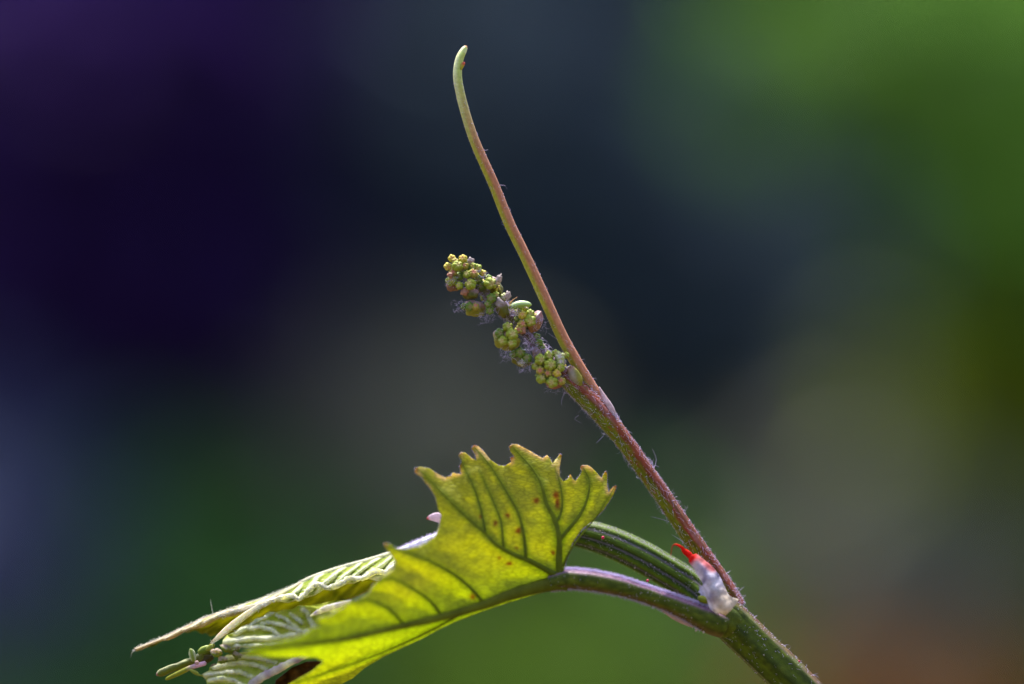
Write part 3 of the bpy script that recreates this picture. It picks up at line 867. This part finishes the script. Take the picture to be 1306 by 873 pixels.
Z2 = [(150, 482, 50, 4, -1.1), (240, 415, 52, 0, -1.0), (290, 497, 62, 0, -1.7), (193, 565, 50, 0, -1.5), (290, 590, 48, 0, -1.7), (365, 440, 44, 2, -1.2), (405, 282, 48, 1, -1.0), (490, 345, 62, 0, -1.1), (492, 265, 46, 0, -.6), (400, 382, 46, 2, -1.2), (345, 322, 34, 4, -.6), (365, 235, 42, 0, -.4), (440, 210, 36, 0, -.2), (540, 300, 40, 2, -.5),
      (310, 715, 46, 4, -.5), (380, 700, 58, 4, -.7), (455, 765, 52, 4, -.6), (590, 590, 44, 4, -.1), (560, 520, 40, 4, .2), (620, 640, 34, 4, 0), (400, 800, 44, 3, -.5)]
Z3 = [(255, 252, 60, 0, -1.6), (350, 212, 50, 0, -1.3), (425, 184, 42, 0, -1), (365, 312, 62, 0, -2), (472, 222, 52, 3, -1.5), (540, 204, 34, 0, -.9), (200, 327, 40, 0, -1.1), (255, 372, 46, 2, -1.7), (265, 467, 52, 0, -1.6), (388, 502, 62, 0, -2), (345, 402, 44, 2, -1.8), (440, 402, 44, 1, -2), (482, 342, 44, 0, -1.9), (490, 492, 42, 2, -1.8), (235, 430, 36, 4, -1.2), (300, 300, 50, 4, -1), (440, 300, 50, 4, -1.3), (330, 460, 50, 4, -1.2), (480, 280, 40, 3, -1.7)]
for Z, (ox, oy), sc in ((Z1, (565, 320), 9.7), (Z2, (620, 370), 8.733), (Z3, (660, 430), 8.73)):
    for X, Y, r, k, d in Z:
        bud(ox + X / sc, oy + Y / sc, r / sc * 1.14, k, d)
# buds round the far side of the spike
for v in (.05, .1, .4, .46, .52, .58, .68, .72, .78, .82, .86, .9, .94, .97, .99):
    for _ in range(2):
        th = R.uniform(-2.4, -.7)
        p, nrm, tan = T_rach.at(v, th, 1.5)
        o = bud(0, 0, R.uniform(5, 6.5), R.choice((0, 0, 4, 1)), 0, axis=nrm)
        o.location = p
# cupped bracts
def bract(px, py, d, rx, ry, rot, tone, edge, depth=5, a0=0, a1=math.pi, nm='bract'):
    """half bowl open upwards before rotation"""
    verts, faces, cols = [], [], []
    nu, nv = 26, 10
    c = P(px, py, d)
    cr, sr = math.cos(rot), math.sin(rot)
    for i in range(nu + 1):
        a = a0 + (a1 - a0) * i / nu
        for j in range(nv + 1):
            b = -.25 + 1.75 * j / nv                       # 0 rim towards lens .. back
            wob = 1 + .05 * nz(i * .5, j * .3, px)
            x = rx * math.cos(a) * wob
            z = -ry * math.sin(a) * math.cos(b * .9) * wob
            y = -depth * math.sin(a) * math.sin(.9 * (1 - b))
            verts.append(c + Vector(((x * cr - z * sr) * SPX, y * SPX, (x * sr + z * cr) * SPX)))
            e = max(sst(.25, 0, j / nv), sst(.2, 0, i / nu), sst(.8, 1, i / nu))
            cols.append(mix(tone, edge, .8 * e))
    for i in range(nu):
        for j in range(nv):
            p = i * (nv + 1) + j
            faces.append((p, p + 1, p + nv + 2, p + nv + 1))
    o = link(nm, verts, faces, M_bract, clu, cols)
    md = o.modifiers.new('thickness', 'SOLIDIFY')
    md.thickness = .00015
    md.offset = 0
TY, TO, TP = s2l((140, 140, 42)), s2l((104, 104, 26)), s2l((176, 140, 150))
def cup(px, py, d, rx, ry, rot, tone, edge):
    o = blob('bract', clu, M_bract, px, py, d, rx, ry, max(rx, ry) * .8, lambda q: mix(tone, edge, .85 * sst(.05, .5, q.z) + .25 * max(0, noise.noise(q * 3))), rot=rot, lump=.3, seg=24, rings=16)
cup(646, 433, .1, 16.5, 13.5, -.12, TY, TP)
cup(605, 394, 0, 13.5, 10.5, -.2, TY, TP)
cup(600, 374, -.5, 11, 8.5, -.3, TO, TP)
cup(641, 394, -.6, 8, 13, .35, TO, TP)
cup(682, 411, .1, 9, 15, -.5, s2l((150, 116, 74)), TP)
cup(632, 366, .2, 8, 13, .45, TO, TP)
cup(666, 460, .2, 14, 8, -.2, TO, TP)
cup(705, 485, -.4, 13, 10, -.3, s2l((150, 90, 80)), TP)
cup(578, 363, .1, 9, 10, -.5, s2l((140, 100, 74)), TP)
cup(690, 455, .6, 8, 16, .5, TO, TP)
blob('bract', clu, M_bract, 733.5, 480, -.9, 7.5, 14.5, 5, lambda q: mix(mix(s2l((160, 150, 140)), s2l((150, 146, 50)), sst(-.3, .5, q.x - q.z * .6)), s2l((170, 120, 110)), .7 * sst(.45, .8, q.z)), rot=.55, lump=.15)
for (x, y, rx, ry, t, rot) in ((637, 387, 6, 7, 3, .3), (592, 373, 6, 6, 2, 0), (600, 333, 5, 4, 3, .5), (666, 420, 5, 6, 2, .2), (716, 462, 6, 5, 3, -.3), (648, 378, 4, 7, 3, -.2), (636, 356, 4, 7, 3, -.5), (574, 351, 4, 4, 2, .2)):
    blob('bract', clu, M_bract, x, y, -1.3, rx * .85, ry * .85, 3, s2l(((0, 0, 0), (0, 0, 0), (176, 128, 108), (168, 156, 160))[t]), rot=rot, lump=.7)

# ------------------------------------------------------------------ hairs, beads, specks
h = HairMesh()
hairs_on(h, T_ped, 900, 2, 7, curl=1.0, r=.26, power=2)
hairs_on(h, T_ped, 260, 4, 11, th_rng=(-.5, .6), curl=1.0, r=.28, power=2)
hairs_on(h, T_ped, 200, 4, 12, th_rng=(math.pi - .5, math.pi + .6), curl=1.2, r=.28, power=2)
for a, b, c in (((851, 665), (842, 662), (830, 659)), ((834, 598), (837, 586), (832, 573)), ((833, 596), (829, 585), (826, 583)), ((872, 692), (860, 684), (856, 682)), ((738, 530), (733, 535), (742, 540)), ((720, 500), (716, 512), (717, 518)), ((770, 556), (764, 562), (760, 566)), ((939, 760), (944, 753), (950, 748))):
    pts = catmull([(*a, -.3), (*b, -.5), (*c, -.6)], 8)
    h.strand([P(*q) for q in pts], .34 * SPX)
lying_on(h, T_ped, 330, 3, 12, r=.17)
h.build('hair', ped, label='fine whitish hairs standing on the stalk')
h = HairMesh()
hairs_on(h, T_ten, 260, 1, 4, v_rng=(0.05, .8), curl=.8, r=.24)
hairs_on(h, T_ten, 60, 3, 8, v_rng=(0.05, .7), th_rng=(-.5, .5), curl=1.2, r=.26, power=2)
hairs_on(h, T_ten, 40, 3, 7, v_rng=(0.05, .7), th_rng=(2.7, 3.6), curl=1.2, r=.26, power=2)
h.strand([P(*q) for q in catmull([(634, 236, 0), (640, 236.5, -.3), (644, 237, -.4), (646.5, 241, -.4)], 8)], .32 * SPX)
h.strand([P(*q) for q in catmull([(712, 434, 0), (706, 430, -.3), (699, 425, -.4)], 8)], .3 * SPX)
lying_on(h, T_ten, 120, 2, 6, v_rng=(0, .75), r=.14)
h.build('hair', ten)
h = HairMesh()
hairs_on(h, T_pet, 2300, 2, 5, th_rng=(-.7, .55), v_rng=(.12, 1), curl=.5, r=.25)
hairs_on(h, T_pet, 900, 2, 6, v_rng=(.15, 1), th_rng=(2.7, 3.6), curl=.5, r=.24)
hairs_on(h, T_pet, 1200, 2, 4, th_rng=(-.4, .3), v_rng=(.12, 1), curl=.5, r=.26)
hairs_on(h, T_pet, 300, 1.5, 4, v_rng=(.15, 1), curl=.8, r=.22)
h.build('hair', pet, label='short white down along the petiole')
h = HairMesh()
hairs_on(h, T_up, 700, 1, 3, v_rng=(0, .5), curl=.9, r=.25)
hairs_on(h, T_up, 350, 1, 4, v_rng=(0, .5), th_rng=(-.4, .8), curl=.9, r=.27)
hairs_on(h, T_up, 4500, 2, 6, v_rng=(.6, 1), curl=.8, r=.28)
lying_on(h, T_up, 50, 3, 8, v_rng=(0, .5), r=.14)
h.build('hair', upper)
h = HairMesh()
hairs_on(h, T_main, 500, 1, 4, v_rng=(.3, 1), curl=.9, r=.24)
hairs_on(h, T_main, 60, 4, 11, v_rng=(.4, 1), th_rng=(-.5, .5), curl=.6, r=.3, power=2)
lying_on(h, T_main, 45, 3, 8, v_rng=(.35, 1), r=.14)
h.build('hair', main)
h = HairMesh()
hairs_on(h, T_rach, 1000, 4, 12, curl=1.1, r=.26, k=1.1)
hairs_on(h, T_rach, 160, 8, 17, th_rng=(2.2, 4.0), curl=1.1, r=.28, k=1.2, v_rng=(.1, .9))
for (x, y, n_) in ((646, 452, 50), (585, 392, 40), (576, 360, 30), (620, 405, 60), (668, 468, 60), (688, 415, 30), (655, 395, 60), (705, 493, 24), (612, 352, 24), (628, 392, 40), (677, 440, 60)):
    for _ in range(n_):
        a = R.uniform(0, 6.28)
        nn = Vector((math.cos(a), -.6, math.sin(a))).normalized()
        h.curl(P(x + R.uniform(-9, 9), y + R.uniform(-8, 8), -1.2), nn, Vector((1, 0, 0)), R.uniform(3, 9) * SPX, 1.0, .24 * SPX)
h.build('hair', clu, label='tangled lilac-white hairs between the buds')
# down on the young leaves
h = HairMesh()
for seglist, cnt, dd in ((yA_top, 2200, -.5), ([q[:3] for q in yA_crimp], 1500, -.3)):
    for _ in range(cnt):
        k = R.random() * (len(seglist) - 1)
        i = int(k)
        q = mix(seglist[i], seglist[i + 1], k - i)
        a = R.uniform(.2, 2.6)
        nn = Vector((math.cos(a), -.7, math.sin(a))).normalized()
        h.curl(P(q[0] + R.uniform(-1, 1), q[1] + R.uniform(-1.5, 3), q[2] + dd), nn, Vector((1, 0, -.4)).normalized(), R.uniform(1.5, 4.5) * SPX, .7, .28 * SPX)
SR = [([(348, 764), (322, 780), (300, 796), (282, 811), (270, 821)], 3, 3)]
for ribs, df in ((RB, dB), (RC, dC), (SR, lambda x, y: -.9)):
    for ln, r0, r1 in ribs:
        for _ in range(int(26 * len(ln))):
            k = R.random() * (len(ln) - 1)
            i = int(k)
            q = mix(ln[i], ln[i + 1], k - i)
            x, y = q[0] + R.gauss(0, 1.6), q[1] + R.gauss(0, 1.6)
            a = R.uniform(0, 6.28)
            h.curl(P(x, y, df(x, y) - .1), Vector((math.cos(a), -.8, math.sin(a))).normalized(), Vector((1, 0, 0)), R.uniform(2, 5) * SPX, .8, .24 * SPX)
for _ in range(1500):
    u, v = R.random() * .9, R.random()
    i = min(int(u * (len(yA_top) - 1)), len(yA_top) - 2)
    A_ = mix(yA_top[i], yA_top[i + 1], u * (len(yA_top) - 1) - i)
    B_ = mix(yA_bot[i], yA_bot[i + 1], u * (len(yA_top) - 1) - i)
    q = mix(A_, B_, v)
    if pleat(u, v, .13, K) > .45:
        h.curl(P(q[0], q[1], q[2] + dA(u, v)[2] - .1), Vector((R.uniform(-1, 1), -.8, R.uniform(-.2, 1))).normalized(), Vector((1, 0, -.4)).normalized(), R.uniform(2, 5) * SPX, .8, .28 * SPX)
h.strand([P(*q) for q in catmull([(172, 828, 3.5), (168, 833, 3.4), (167, 838, 3.4)], 6)], .4 * SPX)
h.strand([P(*q) for q in catmull([(272, 771 + 14, 2.6), (269, 770, 2.4), (268.5, 765, 2.3)], 6)], .35 * SPX)
h.build('hair', yA, M_down)
# down on the leaf margin
h = HairMesh()
for i in range(len(OUT)):
    a, b = OUT[i], OUT[(i + 1) % len(OUT)]
    if a[1] > 840:
        continue
    ln = math.hypot(b[0] - a[0], b[1] - a[1])
    dens = 2.2 if (a[0] > 715 and a[1] > 625) else .9
    for _ in range(int(ln * dens)):
        t = R.random()
        x, y = a[0] + (b[0] - a[0]) * t, a[1] + (b[1] - a[1]) * t
        nn = Vector((-(b[1] - a[1]), -.8 * ln, -(b[0] - a[0]))).normalized()
        h.curl(P(x, y, leaf_depth(x, y)), nn, Vector((0, 1, 0)), R.uniform(1, 3) * SPX, .6, .24 * SPX)
h.build('hair', leaf)

def bead_mesh(name, lst, mat, parent):
    verts, faces = [], []
    for p, r in lst:
        k = len(verts)
        for i in range(5):
            a = math.pi * i / 4
            for j in range(8):
                b = math.pi * j / 4
                verts.append(p + Vector((math.sin(a) * math.cos(b), math.sin(a) * math.sin(b), math.cos(a))) * r)
        for i in range(4):
            for j in range(8):
                q, w = k + i * 8 + j, k + i * 8 + (j + 1) % 8
                faces.append((q, q + 8, w + 8, w))
    o = link(name, verts, faces, mat, parent)
    o['kind'] = 'stuff'
def beads(t, n, lo, hi, v_rng, th=(0, math.pi)):
    return [(t.at(R.uniform(*v_rng), R.uniform(*th), 1.0)[0], R.uniform(lo, hi) * SPX) for _ in range(n)]
bead_mesh('sap_beads', beads(T_main, 16, .3, 1.1, (.4, .95)) + [(P(888 + R.uniform(-3, 10), 803 + R.uniform(-3, 4), -2.5), R.uniform(.8, 2.2) * SPX) for _ in range(5)] + [(P(908 + R.uniform(-16, 16), 787 + R.uniform(-5, 8), -3.2), R.uniform(.6, 1.5) * SPX) for _ in range(6)], M_bead, main)
bead_mesh('sap_beads', beads(T_ped, 24, .3, .8, (0, 1)), M_bead, ped)
bead_mesh('sap_beads', beads(T_ten, 30, .25, .6, (0, .75)), M_bead, ten)
bead_mesh('sap_beads', beads(T_up, 30, .35, 1.0, (0, .55)), M_bead, upper)
bead_mesh('sap_beads', beads(T_pet, 10, .3, 1.0, (0, .9), (.6, 2.4)), M_bead, pet)
bead_mesh('red_specks', [(P(769, 686, .6), 2.2 * SPX), (P(826, 741, .7), 2 * SPX), (P(1019, 844, -.2), 1.8 * SPX), (P(1016, 866, -1.2), 1.8 * SPX)] + beads(T_ped, 4, .6, 1.2, (.1, .9)), M_speck, main)

# ------------------------------------------------------------------ the insect on the buds
M_bug = plant_mat('insect_skin', rough=0.3, noise_amt=0.1, scale=1500, bump=.1, spec=.5, sss=.2)
bug = empty('insect', P(664, 398, -.9), 'tiny pale green insect with reddish antennae sitting on the flower buds', 'insect')
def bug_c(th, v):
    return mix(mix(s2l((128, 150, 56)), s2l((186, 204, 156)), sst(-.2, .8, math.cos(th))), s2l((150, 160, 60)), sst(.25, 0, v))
tube('body', bug, M_bug, [(650, 393, -1, 2.6), (654, 391.5, -1, 4), (661, 389.5, -1, 5.2), (668, 388.8, -1, 5), (674, 388.8, -1, 3.6), (677.5, 389, -1, 1.4)], n=24, sides=18, flat=.8, col=bug_c)
blob('eye', bug, M_bug, 651, 392, -1.25, 1.1, 1.2, 1, s2l((60, 30, 30)))
red = lambda th, v: s2l((150, 70, 70))
for a in ([(650, 391, -1.2, .45), (653, 384, -1.4, .4), (660, 379, -1.5, .25)], [(649.5, 391, -1, .45), (650, 386, -1, .35), (655, 382, -1, .25)]):
    tube('antenna', bug, M_bug, a, n=10, sides=6, col=red)
for a in ([(655, 394, -1.3, .6), (651, 397, -1.5, .5), (650.5, 401, -1.5, .3)], [(660, 394, -1.4, .6), (659, 398, -1.7, .5), (662, 402, -1.7, .3)], [(669, 392, -1.3, .6), (673, 393, -1.6, .5), (675, 397, -1.6, .3)]):
    tube('leg', bug, M_bug, a, n=10, sides=6, col=lambda th, v: s2l((190, 170, 150)))
